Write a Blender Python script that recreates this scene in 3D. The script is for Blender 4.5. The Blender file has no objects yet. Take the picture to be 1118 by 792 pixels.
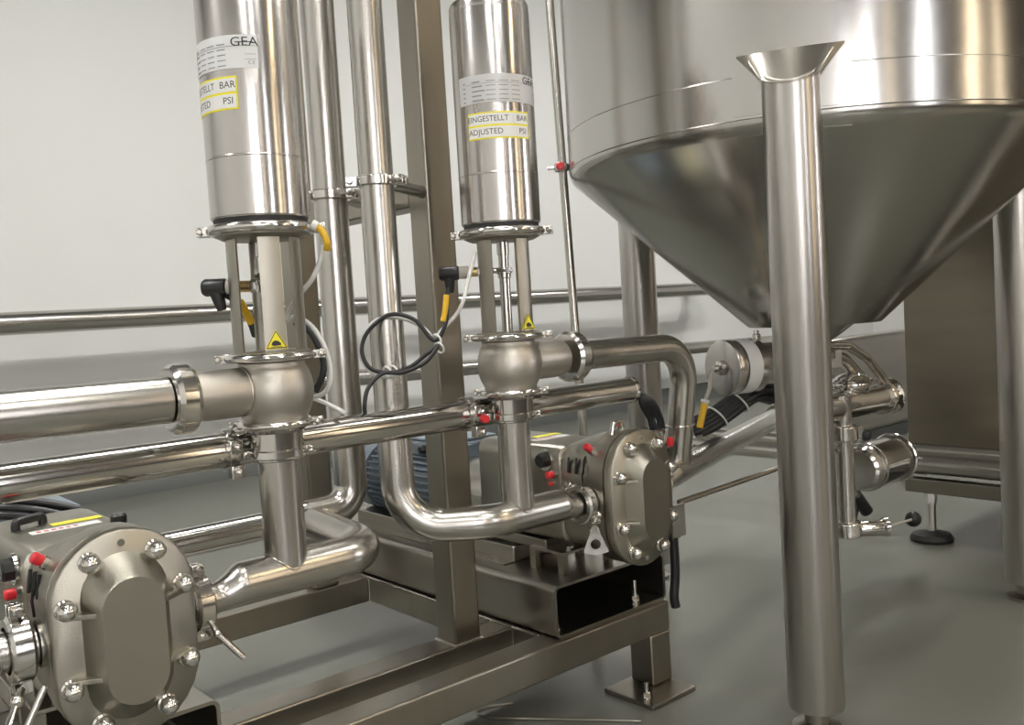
import bpy, math, random
from mathutils import Vector, Matrix
random.seed(4)
PI = math.pi
V = Vector
scn = bpy.context.scene
COL = scn.collection

# ------------------------------------------------------------------ camera
IW, IH, F = 1118.0, 792.0, 997.0
PT, RO, YA = math.radians(3.234), math.radians(3.434), math.radians(49.664)
def cam_rows():
    M = Matrix(((math.sin(YA), 0, math.cos(YA)), (-math.cos(YA), 0, math.sin(YA)), (0, -1, 0)))   # rows = world axes in level camera (x right, y down, z fwd)
    Rp = Matrix(((1, 0, 0), (0, math.cos(PT), -math.sin(PT)), (0, math.sin(PT), math.cos(PT))))
    Rr = Matrix(((math.cos(RO), math.sin(RO), 0), (-math.sin(RO), math.cos(RO), 0), (0, 0, 1)))
    return Rr @ Rp @ M.transposed()
W = cam_rows(); WT = W.transposed()
EYE = V((0, 0, 1.0))
def ray(x, y): return WT @ V(((x-IW/2)/F, (y-IH/2)/F, 1.0))
def on_z(x, y, z): d = ray(x, y); return EYE + d*((z-1.0)/d.z)
def on_x(x, y, X): d = ray(x, y); return EYE + d*(X/d.x)
def on_y(x, y, Y): d = ray(x, y); return EYE + d*(Y/d.y)
def at_d(x, y, t): return EYE + ray(x, y)*t
cd = bpy.data.cameras.new('camera'); cam = bpy.data.objects.new('camera', cd); COL.objects.link(cam)
cd.sensor_width = 36; cd.lens = F/IW*36; cd.clip_start = 0.02; cd.clip_end = 60
R4 = (WT @ Matrix(((1, 0, 0), (0, -1, 0), (0, 0, -1)))).to_4x4()
cam.matrix_world = Matrix.Translation(EYE) @ R4
scn.camera = cam

# ------------------------------------------------------------------ materials
def nd(nt, t, **kw):
    n = nt.nodes.new(t)
    for k, v in kw.items():
        if k in n.inputs: n.inputs[k].default_value = v
        else: setattr(n, k, v)
    return n
def mat(name, col, rough=.5, metal=0, aniso=0, wob=0, streak=None, rvar=0, cvar=0, scale=6, emit=None, estr=0, coat=0, spec=.5, bump=0, bscale=200, alpha=1, trans=0):
    m = bpy.data.materials.new(name); m.use_nodes = True
    nt = m.node_tree; b = nt.nodes['Principled BSDF']; L = nt.links.new
    b.inputs['Base Color'].default_value = (*col, 1); b.inputs['Roughness'].default_value = rough
    b.inputs['Metallic'].default_value = metal; b.inputs['Specular IOR Level'].default_value = spec
    b.inputs['Coat Weight'].default_value = coat
    b.inputs['Transmission Weight'].default_value = trans
    if emit: b.inputs['Emission Color'].default_value = (*emit, 1); b.inputs['Emission Strength'].default_value = estr
    if aniso:
        b.inputs['Anisotropic'].default_value = aniso
        b.inputs['Anisotropic Rotation'].default_value = .25
        t = nd(nt, 'ShaderNodeTangent', direction_type='RADIAL', axis='Z'); L(t.outputs[0], b.inputs['Tangent'])
    tc = nd(nt, 'ShaderNodeTexCoord')
    mp = nd(nt, 'ShaderNodeMapping'); L(tc.outputs['Object'], mp.inputs['Vector'])
    if streak: mp.inputs['Scale'].default_value = streak
    if rvar or cvar:
        n = nd(nt, 'ShaderNodeTexNoise'); n.inputs['Scale'].default_value = scale; n.inputs['Detail'].default_value = 2
        L(mp.outputs[0], n.inputs['Vector'])
        if rvar:
            r = nd(nt, 'ShaderNodeMapRange'); L(n.outputs[0], r.inputs[0])
            r.inputs[1].default_value = .3; r.inputs[2].default_value = .7
            r.inputs[3].default_value = max(.02, rough-rvar); r.inputs[4].default_value = rough+rvar
            L(r.outputs[0], b.inputs['Roughness'])
        if cvar:
            r = nd(nt, 'ShaderNodeMixRGB'); L(n.outputs[0], r.inputs[0])
            r.inputs[1].default_value = (*[c*(1-cvar) for c in col], 1); r.inputs[2].default_value = (*[min(1, c*(1+cvar)) for c in col], 1)
            L(r.outputs[0], b.inputs['Base Color'])
    prev = None
    if wob:
        n = nd(nt, 'ShaderNodeTexNoise'); n.inputs['Scale'].default_value = 5; n.inputs['Detail'].default_value = 1
        L(tc.outputs['Object'], n.inputs['Vector'])
        bp = nd(nt, 'ShaderNodeBump'); bp.inputs['Strength'].default_value = wob; bp.inputs['Distance'].default_value = .02
        L(n.outputs[0], bp.inputs['Height']); prev = bp
    if bump:
        n = nd(nt, 'ShaderNodeTexNoise'); n.inputs['Scale'].default_value = bscale; n.inputs['Detail'].default_value = 3
        L(mp.outputs[0], n.inputs['Vector'])
        bp = nd(nt, 'ShaderNodeBump'); bp.inputs['Strength'].default_value = bump; bp.inputs['Distance'].default_value = .002
        L(n.outputs[0], bp.inputs['Height'])
        if prev: L(prev.outputs[0], bp.inputs['Normal'])
        prev = bp
    if prev: L(prev.outputs[0], b.inputs['Normal'])
    return m
S = (.53, .51, .475)
MT = dict(
 polish = mat('polished_steel', (.62, .60, .57), .13, 1, scale=10, wob=.05),
 pipe = mat('satin_pipe_steel', S, .25, 1, scale=14),
 brush = mat('circumferential_brushed_steel', (.56, .54, .52), .22, 1, aniso=.55, scale=10, streak=(1, 1, .1)),
 leg = mat('brushed_leg_steel', (.52, .50, .475), .30, 1, aniso=.4, scale=12, streak=(1, 1, .1)),
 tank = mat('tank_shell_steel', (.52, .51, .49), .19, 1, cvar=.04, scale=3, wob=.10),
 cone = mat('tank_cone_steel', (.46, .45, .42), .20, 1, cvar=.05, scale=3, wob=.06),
 cast = mat('blasted_cast_steel', (.52, .49, .44), .40, 1, bump=.15, bscale=500),
 plate = mat('pump_cover_steel', (.41, .39, .335), .30, 1, bump=.25, bscale=600, cvar=.05),
 tube = mat('square_tube_steel', (.34, .315, .27), .32, 1, cvar=.12, scale=5, streak=(3, 3, 1)),
 sheet = mat('folded_sheet_steel', (.37, .35, .31), .28, 1, cvar=.05, scale=4),
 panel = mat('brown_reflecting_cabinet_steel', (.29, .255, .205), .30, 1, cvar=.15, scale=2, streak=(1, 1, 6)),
 bolt = mat('bright_bolt_steel', (.72, .70, .67), .14, 1),
 dark = mat('dark_gap', (.02, .02, .02), .6),
 black = mat('black_plastic', (.012, .012, .013), .38),
 cable = mat('black_cable', (.012, .012, .014), .35),
 clear = mat('milky_air_hose', (.62, .62, .60), .25, coat=.3),
 grey = mat('grey_connector', (.45, .42, .38), .4),
 yellow = mat('yellow_sleeve', (.75, .45, .02), .4),
 ytape = mat('yellow_sticker_border', (.85, .75, .03), .4),
 white = mat('white_label', (.78, .78, .76), .45),
 label = mat('silver_label', (.58, .58, .58), .4, metal=.2),
 labelw = mat('pale_label', (.72, .73, .73), .4),
 ink = mat('label_ink', (.03, .03, .03), .6),
 inkg = mat('grey_ink', (.25, .25, .25), .6),
 red = mat('red_cap', (.65, .02, .03), .35, coat=.3),
 blue = mat('motor_blue_grey', (.15, .18, .215), .42, cvar=.1),
 bluel = mat('motor_blue_light', (.17, .21, .25), .4),
 brass = mat('brass', (.72, .52, .25), .3, 1),
 rubber = mat('black_rubber', (.015, .015, .015), .6),
 floor = mat('grey_green_epoxy', (.158, .161, .139), .27),
 wall = mat('offwhite_wall_panel', (.80, .80, .775), .5, cvar=.015, scale=1.2, bump=.04, bscale=40),
 skirt = mat('dark_grey_cove', (.09, .095, .09), .45),
 ceil = mat('grey_ceiling', (.22, .22, .215), .7),
 far = mat('dim_grey_brown_wall', (.085, .078, .072), .6, cvar=.1),
 lamp = mat('lamp_diffuser', (1, 1, 1), .5, emit=(1, .97, .91), estr=21),
 warm = mat('warm_lamp_diffuser', (1, 1, 1), .5, emit=(1, .78, .48), estr=22),
 strip_white = mat('added_strip_white_glow', (.8, .8, .8), .3, emit=(.98, .97, 1), estr=15),  # white glow for the strips added behind the viewer
 strip_warm = mat('added_strip_warm_glow', (.8, .8, .8), .3, emit=(1, .80, .55), estr=4.5),  # warm glow for the added strips mirrored in the tank
 lampw = mat('wall_lamp_diffuser', (1, 1, 1), .5, emit=(1, .985, .95), estr=58),
 housing = mat('lamp_housing', (.6, .6, .6), .5),
)

# ------------------------------------------------------------------ mesh builder
def frame(d, hint=None):
    d = V(d).normalized()
    h = V(hint) if hint is not None else (V((0, 0, 1)) if abs(d.z) < .9 else V((1, 0, 0)))
    u = (h - d*h.dot(d)).normalized(); return u, d.cross(u)
class MB:
    def __init__(s): s.v = []; s.f = []
    def add(s, vs, fs):
        n = len(s.v); s.v += [V(a) for a in vs]; s.f += [tuple(i+n for i in q) for q in fs]; return s
    def box(s, a, b, rz=0, c=None):
        a, b = V(a), V(b)
        p = [V((x, y, z)) for z in (a.z, b.z) for y in (a.y, b.y) for x in (a.x, b.x)]
        if rz:
            c = V(c) if c is not None else (a+b)/2; Rm = Matrix.Rotation(rz, 3, 'Z'); p = [Rm @ (q-c)+c for q in p]
        return s.add(p, [(0, 2, 3, 1), (4, 5, 7, 6), (0, 1, 5, 4), (2, 6, 7, 3), (0, 4, 6, 2), (1, 3, 7, 5)])
    def obox(s, c, u, v, w, hu, hv, hw):
        c, u, v, w = V(c), V(u)*hu, V(v)*hv, V(w)*hw
        p = [c+a*u+b*v+d*w for d in (-1, 1) for b in (-1, 1) for a in (-1, 1)]
        return s.add(p, [(0, 2, 3, 1), (4, 5, 7, 6), (0, 1, 5, 4), (2, 6, 7, 3), (0, 4, 6, 2), (1, 3, 7, 5)])
    def lathe(s, prof, o, axis=(0, 0, 1), n=40, cap=True, a0=0, a1=2*PI, closed=False, hint=None):
        o = V(o); u, w = frame(axis, hint); ax = V(axis).normalized(); full = abs(a1-a0-2*PI) < 1e-6
        m = n if full else n+1; vs = []
        for r, h in prof:
            for i in range(m):
                t = a0+(a1-a0)*i/n; vs.append(o+ax*h+(u*math.cos(t)+w*math.sin(t))*r)
        fs = []; k = len(prof); rg = range(k if closed else k-1)
        for j in rg:
            j2 = (j+1) % k
            for i in range(n if full or True else n-1):
                i2 = (i+1) % m if full else i+1
                fs.append((j*m+i, j*m+i2, j2*m+i2, j2*m+i))
        if cap and not closed and full:
            if prof[0][0] > 1e-5: fs.append(tuple(range(m))[::-1])
            if prof[-1][0] > 1e-5: fs.append(tuple((k-1)*m+i for i in range(m)))
        if closed and not full:
            fs.append(tuple(j*m for j in range(k))); fs.append(tuple(j*m+m-1 for j in range(k))[::-1])
        return s.add(vs, fs)
    def cyl(s, a, b, r, r2=None, n=32, cap=True):
        a, b = V(a), V(b); return s.lathe([(r, 0), (r if r2 is None else r2, (b-a).length)], a, b-a, n, cap)
    def ring(s, c, axis, R, w, h, n=40, bev=.3, a0=0, a1=2*PI, hint=None):   # band: mid radius R, radial half w, axial half h
        b = min(w, h)*bev*2
        pr = [(R-w, -h), (R+w-b, -h), (R+w, -h+b), (R+w, h-b), (R+w-b, h), (R-w, h)]
        return s.lathe(pr, c, axis, n, closed=True, a0=a0, a1=a1, hint=hint)
    def torus(s, c, axis, R, r, n=40, m=12, rh=None):
        rh = rh or r
        return s.lathe([(R+r*math.cos(2*PI*i/m), rh*math.sin(2*PI*i/m)) for i in range(m)], c, axis, n, closed=True)
    def ball(s, c, r, axis=(0, 0, 1), n=20, m=10, zs=1, t0=-PI/2, t1=PI/2):
        return s.lathe([(max(r*math.cos(t0+(t1-t0)*i/m), 0.00001), r*zs*math.sin(t0+(t1-t0)*i/m)) for i in range(m+1)], c, axis, n)
    def tube(s, pts, r, n=28, bend=0, seg=9, cap=True, rr=None, closed=False):
        P = [V(p) for p in pts]
        if bend:
            Q = [P[0]]; rad = [0]
            for i in range(1, len(P)-1):
                d0 = (P[i-1]-P[i]); d1 = (P[i+1]-P[i]); ang = d0.angle(d1)
                t = min(bend/math.tan(ang/2), d0.length*.49, d1.length*.49); a = P[i]+d0.normalized()*t; b = P[i]+d1.normalized()*t
                for k in range(seg+1):
                    q = k/seg
                    rd = t*math.tan(ang/2); cc = P[i]+(d0.normalized()+d1.normalized()).normalized()*(rd/math.sin(ang/2))
                    va, vb = a-cc, b-cc; th = va.angle(vb)
                    Q.append(cc+(va*math.sin((1-q)*th)+vb*math.sin(q*th))/math.sin(th) if th > 1e-3 else a.lerp(b, q))
            Q.append(P[-1]); P = Q
        k = len(P); vs = []; prevu = None
        for i in range(k):
            d = (P[min(i+1, k-1)]-P[max(i-1, 0)]).normalized() if not closed else (P[(i+1) % k]-P[i-1]).normalized()
            if prevu is None: u, w = frame(d)
            else: u = (prevu-d*prevu.dot(d)).normalized(); w = d.cross(u)
            prevu = u; R = rr[i] if rr and len(rr) == k else r
            for j in range(n):
                t = 2*PI*j/n; vs.append(P[i]+(u*math.cos(t)+w*math.sin(t))*R)
        fs = []
        for i in range(k-1 if not closed else k):
            i2 = (i+1) % k
            for j in range(n): fs.append((i*n+j, i*n+(j+1) % n, i2*n+(j+1) % n, i2*n+j))
        if cap and not closed: fs.append(tuple(range(n))[::-1]); fs.append(tuple((k-1)*n+j for j in range(n)))
        return s.add(vs, fs)
    def loft(s, rings, cap=True):
        n = len(rings[0]); vs = [p for r in rings for p in r]; fs = []
        for i in range(len(rings)-1):
            for j in range(n): fs.append((i*n+j, i*n+(j+1) % n, (i+1)*n+(j+1) % n, (i+1)*n+j))
        if cap: fs.append(tuple(range(n))[::-1]); fs.append(tuple((len(rings)-1)*n+j for j in range(n)))
        return s.add(vs, fs)
    def prism(s, pts, off):
        pts = [V(p) for p in pts]; off = V(off); return s.loft([pts, [p+off for p in pts]])

def build(name, mb, m, parent=None, bevel=0, angle=35, origin=None, double=True):
    base = V(parent.matrix_world.translation) if parent is not None else V((0, 0, 0))
    if origin is None:
        if parent is None:
            xs = [v.x for v in mb.v]; ys = [v.y for v in mb.v]; zs = [v.z for v in mb.v]
            org = V(((min(xs)+max(xs))/2, (min(ys)+max(ys))/2, min(zs)))
        else: org = base
    else: org = V(origin)
    me = bpy.data.meshes.new(name); me.from_pydata([v-org for v in mb.v], [], mb.f)
    import bmesh
    bm = bmesh.new(); bm.from_mesh(me); bmesh.ops.recalc_face_normals(bm, faces=bm.faces); bm.to_mesh(me); bm.free()
    me.materials.append(MT[m] if isinstance(m, str) else m)
    me.shade_smooth(); me.set_sharp_from_angle(angle=math.radians(angle)); me.update()
    o = bpy.data.objects.new(name, me); COL.objects.link(o)
    if parent is not None: o.parent = parent; o.location = org-base
    else: o.location = org
    if bevel:
        b = o.modifiers.new('bevel', 'BEVEL'); b.width = bevel; b.segments = 3; b.limit_method = 'ANGLE'; b.angle_limit = math.radians(40); b.harden_normals = False
    bpy.context.view_layer.update()
    return o
def thing(name, label, cat, loc, group=None):
    o = bpy.data.objects.new(name, None); COL.objects.link(o); o.empty_display_size = .05
    o.location = loc; o['label'] = label; o['category'] = cat
    if group: o['group'] = group
    bpy.context.view_layer.update(); return o
def tag(o, label, cat, group=None):
    o['label'] = label; o['category'] = cat
    if group: o['group'] = group
    return o
def struct(name, mb, m, bevel=0):
    o = build(name, mb, m, bevel=bevel); o['kind'] = 'structure'; return o

# ------------------------------------------------------------------ room
WY = 5.85
X0, X1, Y0, H = -3.2, 11.0, -4.2, 3.9
struct('floor', MB().box((X0, Y0, -.1), (X1, WY, 0)), 'floor')
struct('ceiling', MB().box((X0, Y0, H), (X1, WY, H+.1)), 'ceil')
struct('wall_back', MB().box((X0, WY, -.1), (X1, WY+.1, H+.1)), 'wall')
struct('wall_left', MB().box((X0-.1, Y0, -.1), (X0, WY, H+.1)), 'wall')
struct('wall_right', MB().box((X1, Y0, -.1), (X1+.1, WY, H+.1)), 'wall')
struct('wall_front', MB().box((X0, Y0-.1, -.1), (X1, Y0, H+.1)), 'far')
struct('baseboard_back', MB().prism([(X0, WY, 0), (X0, WY-.05, 0), (X0, WY-.02, .13), (X0, WY, .15)], (X1-X0, 0, 0)), 'skirt')

STRIPS = ((-2.95, .14, 'strip_white'), (-2.45, .10, 'strip_white'), (-1.95, .14, 'strip_warm'), (-1.45, .20, 'strip_white'), (-.35, .10, 'strip_warm'), (1.1, .14, 'strip_white'), (3.1, .34, 'strip_warm'), (4.3, .18, 'strip_warm'), (7.2, .5, 'strip_white'))  # unseen glowing strips, added so the steel mirrors upright highlights
for k, (x, wd, m_) in enumerate(STRIPS):
    struct('added_strip_%d' % (k+1), MB().box((x-wd/2, Y0+.001, .9), (x+wd/2, Y0+.02, 3.2)), m_)
    struct('added_strip_sill_%d' % (k+1), MB().box((x-wd/2-.05, Y0+.001, .83), (x+wd/2+.05, Y0+.05, .895)), 'housing')  # sill under each added glowing strip
# ceiling luminaires (above and behind the viewer)
def luminaire(x, y, along, lab, warm=False, L=1.5):
    t = thing('ceiling_light', lab, 'light', (x, y, H-.16), 'long ceiling lights over the process hall')
    dx, dy = (L/2, .09) if along == 'x' else (.09, L/2)
    build('housing', MB().box((x-dx-.02, y-dy-.02, H-.09), (x+dx+.02, y+dy+.02, H-.002)), 'housing', t, bevel=.005)
    build('diffuser', MB().box((x-dx, y-dy, H-.13), (x+dx, y+dy, H-.09)), 'warm' if warm else ('lampw' if y > 2 else 'lamp'), t, bevel=.01)
LIGHTS = [(-1.2, -1.5, 'y'), (-.3, -3.0, 'y'), (.9, -1.2, 'y'), (.6, .9, 'x'), (3.6, -.2, 'x'), (1.6, 2.3, 'x'), (4.8, 2.6, 'x'), (-1.4, 2.3, 'x'), (7.6, 3.2, 'x')]
names = ['behind the viewer', 'far behind the viewer', 'over the viewer on the right', 'above the left pump', 'in front of the conical tank', 'near the white wall on the left', 'near the white wall behind the tank', 'left of the skid', 'beyond the steel cabinet']
for (x, y, a), n in zip(LIGHTS, names): luminaire(x, y, a, 'long white ceiling light ' + n)
luminaire(3.4, .8, 'y', 'long white ceiling light right over the conical tank front')
luminaire(3.2, -2.6, 'y', 'warm toned ceiling light right of the viewer', True)

# ------------------------------------------------------------------ small shared shapes
def text_mesh(txt, size, space=1.0, flipx=False):
    c = bpy.data.curves.new('t', 'FONT'); c.body = txt; c.size = size; c.align_x = 'CENTER'; c.align_y = 'CENTER'; c.space_character = space; c.resolution_u = 3
    o = bpy.data.objects.new('t', c); COL.objects.link(o)
    dg = bpy.context.evaluated_depsgraph_get(); me = bpy.data.meshes.new_from_object(o.evaluated_get(dg))
    vs = [v.co.copy() for v in me.vertices]; fs = [tuple(p.vertices) for p in me.polygons]
    bpy.data.objects.remove(o); bpy.data.curves.remove(c); bpy.data.meshes.remove(me); return vs, fs
def cyl_text(mb, txt, size, c, R, th, z, space=1.0, sx=1.0):
    vs, fs = text_mesh(txt, size, space)
    mb.add([V((c[0]+R*math.cos(th+v.x*sx/R), c[1]+R*math.sin(th+v.x*sx/R), z+v.y)) for v in vs], fs)
def cyl_patch(mb, c, R, t0, t1, z0, z1, th=.0005, n=24):
    vs = []
    for r in (R, R+th):
        for z in (z0, z1):
            for i in range(n+1):
                t = t0+(t1-t0)*i/n; vs.append((c[0]+r*math.cos(t), c[1]+r*math.sin(t), z))
    m = n+1; fs = []
    for i in range(n): fs += [(2*m+i, 2*m+i+1, 3*m+i+1, 3*m+i), (i, m+i, m+i+1, i+1), (i, i+1, 2*m+i+1, 2*m+i), (m+i, 3*m+i, 3*m+i+1, m+i+1)]
    fs += [(0, 2*m, 3*m, m), (n, m+n, 3*m+n, 2*m+n)]
    mb.add(vs, fs)
def pol(c, r, t, z): return V((c[0]+r*math.cos(t), c[1]+r*math.sin(t), z))

def lug_bolt(mb_lug, mb_bolt, c, axis, out, R, s=1.0):
    """two clamp ears with a cross bolt and nut, at ring radius R in direction out"""
    ax, out = V(axis).normalized(), V(out).normalized(); tg = ax.cross(out)
    for k in (-1, 1):
        mb_lug.obox(V(c)+out*(R+.008*s)+tg*k*.008*s, out, tg, ax, .011*s, .0035*s, .008*s)
    p = V(c)+out*(R+.012*s)
    mb_bolt.cyl(p-tg*.024*s, p+tg*.020*s, .0034*s, n=12)
    mb_bolt.lathe([(.0065*s, 0), (.0065*s, .007*s), (.004*s, .010*s)], p+tg*.012*s, tg, 6)
    mb_bolt.ball(p-tg*.022*s, .0065*s, tg, 14, 8)

def tri_clamp(c, axis, R, hw, lug_dir, label, group='pipe clamps', s=1.0, wing=None, m='bolt', parent=None):
    """hinged pipe clamp: band + ears + bolt (+ wing handle)"""
    axis = V(axis).normalized(); ld = (V(lug_dir)-axis*V(lug_dir).dot(axis)).normalized()
    root = parent
    if parent is None: root = thing('pipe_clamp', label, 'pipe clamp', c, group)
    b = MB().ring(c, axis, R, .006*s, hw, 44)
    lg = MB(); bt = MB(); lug_bolt(lg, bt, c, axis, ld, R, s)
    tg = axis.cross(ld)
    hinge = MB()
    for k in (-1, 1): hinge.obox(V(c)-ld*(R+.008*s)+tg*k*.007*s, ld, tg, axis, .010*s, .003*s, hw*.8)
    hinge.cyl(V(c)-ld*(R+.012*s)-tg*.014*s, V(c)-ld*(R+.012*s)+tg*.014*s, .004*s, n=12)
    bo = build('clamp_band', b, m, root)
    build('ear', lg, m, bo if parent is None else root, bevel=.001); build('clamp_bolt', bt, 'bolt', bo if parent is None else root); build('hinge', hinge, m, bo if parent is None else root, bevel=.001)
    if wing is not None:
        wd = V(wing).normalized(); p = V(c)+ld*(R+.014*s)
        w = MB(); sd = V((.76, -.65, 0)); sd = (sd-wd*sd.dot(wd)).normalized(); nrm = wd.cross(sd).normalized()
        pts = [p+sd*.006*s, p+wd*.02*s+sd*.010*s, p+wd*.058*s+sd*.026*s, p+wd*.064*s, p+wd*.058*s-sd*.026*s, p+wd*.02*s-sd*.010*s, p-sd*.006*s]
        # plate with a hole: built as a ring of quads round an inner oval
        cen = p+wd*.042*s; outer = []; inner = []
        n = 24
        def hit(dv):
            best = 1
            for i in range(len(pts)):
                a, bb = pts[i]-cen, pts[(i+1) % len(pts)]-cen
                ax_, ay = a.dot(sd), a.dot(wd); bx, by = bb.dot(sd), bb.dot(wd); dx, dy = dv
                den = dx*(by-ay)-dy*(bx-ax_)
                if abs(den) < 1e-12: continue
                t = (ax_*(by-ay)-ay*(bx-ax_))/den; u = (ax_*dy-ay*dx)/den
                if t > 0 and -1e-6 <= u <= 1+1e-6: best = min(best, t)
            return best
        for i in range(n):
            t = 2*PI*i/n; dv = (math.cos(t), math.sin(t)); h = hit(dv)
            outer.append(cen+sd*dv[0]*h+wd*dv[1]*h); inner.append(cen+(sd*dv[0]+wd*dv[1])*.010*s)
        off = nrm*.0022*s; vs = [q-off for q in outer]+[q-off for q in inner]+[q+off for q in outer]+[q+off for q in inner]; fs = []
        for i in range(n):
            j = (i+1) % n; fs += [(i, j, n+j, n+i), (2*n+i, 3*n+i, 3*n+j, 2*n+j), (i, 2*n+i, 2*n+j, j), (n+i, n+j, 3*n+j, 3*n+i)]
        w.add(vs, fs); build('wing_handle', w, 'bolt', root)
        e = MB().cyl(p-axis*.012*s, p+axis*.012*s, .006*s, n=14); e.cyl(p, p+wd*.02*s, .0042*s, n=12); build('eye_bolt', e, 'bolt', root)
    return root

# ------------------------------------------------------------------ skid frame
fr = thing('skid_frame', 'welded square tube steel skid frame under the two pumps with tall posts', 'steel frame', (1.0, 1.6, 0))
ZB, ZT = .144, .22
def rtube(name, a, b, parent, m='tube', bev=.005): return build(name, MB().box(a, b), m, parent, bevel=bev)
rtube('front_rail', (-.6, 1.549, ZB), (1.803, 1.625, ZT), fr)
rtube('middle_rail', (-.6, 1.719, ZB), (1.408, 1.795, ZT), fr)
rtube('rear_rail', (-.6, 2.394, ZB), (1.408, 2.470, ZT), fr)
rtube('cross_member', (1.409, 1.626, ZB), (1.485, 2.470, ZT), fr)
rtube('cross_member', (1.727, 1.626, ZB), (1.803, 2.470, ZT), fr)
rtube('cross_member', (1.486, 2.394, ZB), (1.726, 2.470, ZT), fr)
rtube('cross_member', (.20, 1.796, ZB), (.276, 2.393, ZT), fr)
rtube('post', (1.235, 1.7195, ZT+.0002), (1.311, 1.7945, 3.05), fr, bev=.006)
rtube('post', (1.235, 2.3945, ZT+.0002), (1.311, 2.4695, 3.05), fr, bev=.006)
rtube('crossbar', (1.237, 1.795, 1.257), (1.309, 2.394, 1.33), fr)
weld = MB()
for q in ((1.235, 1.7185), (1.311, 1.7185), (1.235, 1.7955)):
    pass
weld.tube([(1.232, 1.796, ZT+.001), (1.232, 1.7185, ZT+.001), (1.313, 1.7185, ZT+.001)], .0035, 8)
weld.tube([(1.408, 1.7185, ZT), (1.408, 1.628, ZT)], .003, 8); weld.tube([(1.41, 1.72, ZT-.07), (1.41, 1.72, ZT)], .003, 8)
weld.tube([(1.408, 2.392, ZT), (1.408, 1.798, ZT)], .0025, 8); weld.tube([(1.408, 2.392, ZT-.07), (1.408, 2.392, ZT)], .003, 8)
build('weld_bead', weld, 'bolt', fr)
for (x, y) in ((1.765, 1.587), (1.765, 2.432), (-.4, 1.587), (-.4, 2.432)):
    rtube('leg', (x-.038, y-.0375, .012), (x+.038, y+.0375, ZB-.0002), fr)
    cx, cy = (1.722, 1.558) if x > 1 and y < 2 else (x, y)
    fp = build('foot_plate', MB().box((cx-.083, cy-.083, 0.0005), (cx+.083, cy+.083, .0118)), 'tube', fr, bevel=.002)
    bl = MB(); bx, by = cx-.052, cy-.035
    bl.lathe([(.013, 0), (.013, .002)], (bx, by, .012), n=20); bl.lathe([(.010, .002), (.010, .012), (.008, .014)], (bx, by, .012), n=6); bl.cyl((bx, by, .02), (bx, by, .052), .006, n=12)
    build('anchor_bolt', bl, 'bolt', fp)
    bx, by = cx-.045, cy-.02

# open box beams the pumps stand on
def rounded_rect(w, h, r, n=5):
    pts = []
    for (cx, cy, a) in ((w/2-r, h/2-r, 0), (-w/2+r, h/2-r, PI/2), (-w/2+r, -h/2+r, PI), (w/2-r, -h/2+r, 1.5*PI)):
        for i in range(n+1): t = a+PI/2*i/n; pts.append((cx+r*math.cos(t), cy+r*math.sin(t)))
    return pts
def box_beam(cx, label):
    w, z0, z1, y0, y1 = .395, ZT+.0004, .347, 1.564, 2.78
    zc, h = (z0+z1)/2, z1-z0
    o = rounded_rect(w, h, .016); i_ = rounded_rect(w-.014, h-.014, .010)
    n = len(o); mb = MB(); vs = []
    for y in (y0, y1):
        vs += [(cx+a, y, zc+b) for a, b in o]+[(cx+a, y, zc+b) for a, b in i_]
    fs = []
    for j in range(n):
        k = (j+1) % n
        fs += [(j, k, n+k, n+j), (2*n+j, 3*n+j, 3*n+k, 2*n+k), (j, 2*n+j, 2*n+k, k), (n+j, n+k, 3*n+k, 3*n+j)]
    mb.add(vs, fs)
    t = thing('box_beam', label, 'box beam', (cx, y0, z0), 'open box beams carrying the pumps')
    build('beam_shell', mb, 'sheet', t)
    for bx in (cx-.165, cx+.12):
        b = MB(); by = 1.602
        b.lathe([(.013, 0), (.013, .002)], (bx, by, z0+.0075), n=20); b.lathe([(.010, .002), (.010, .014)], (bx, by, z0+.0075), n=6); b.cyl((bx, by, z0+.02), (bx, by, z0+.062), .0055, n=12)
        build('fixing_bolt', b, 'bolt', t)
    return t
box_beam(1.6125, 'open ended steel box beam under the right lobe pump')
box_beam(.4055, 'open ended steel box beam under the left lobe pump, mostly below the picture')

# ------------------------------------------------------------------ lobe pumps
def stadium(hw, hh, n=14):
    pts = []
    for i in range(n+1): t = PI*i/n; pts.append((hw*math.cos(t), hh-hw+hw*math.sin(t)))
    for i in range(n+1): t = PI+PI*i/n; pts.append((hw*math.cos(t), -(hh-hw)+hw*math.sin(t)))
    return pts
def superel(hw, hh, p, n=30):
    pts = []
    for i in range(n):
        t = 2*PI*i/n; c, s_ = math.cos(t), math.sin(t)
        pts.append((hw*math.copysign(abs(c)**(2/p), c), hh*math.copysign(abs(s_)**(2/p), s_)))
    return pts
def resamp(pts, n=60):
    # resample closed outline by angle so that outlines of different form can be lofted
    out = []
    for i in range(n):
        t = 2*PI*(i+.5)/n; dx, dy = math.cos(t), math.sin(t); best = None
        for k in range(len(pts)):
            a, b = pts[k], pts[(k+1) % len(pts)]; den = dx*(b[1]-a[1])-dy*(b[0]-a[0])
            if abs(den) < 1e-12: continue
            tt = (a[0]*(b[1]-a[1])-a[1]*(b[0]-a[0]))/den; u = (a[0]*dy-a[1]*dx)/den
            if tt > 0 and -1e-6 <= u <= 1+1e-6: best = tt if best is None else max(best, tt)
        out.append((dx*best, dy*best))
    return out
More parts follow.
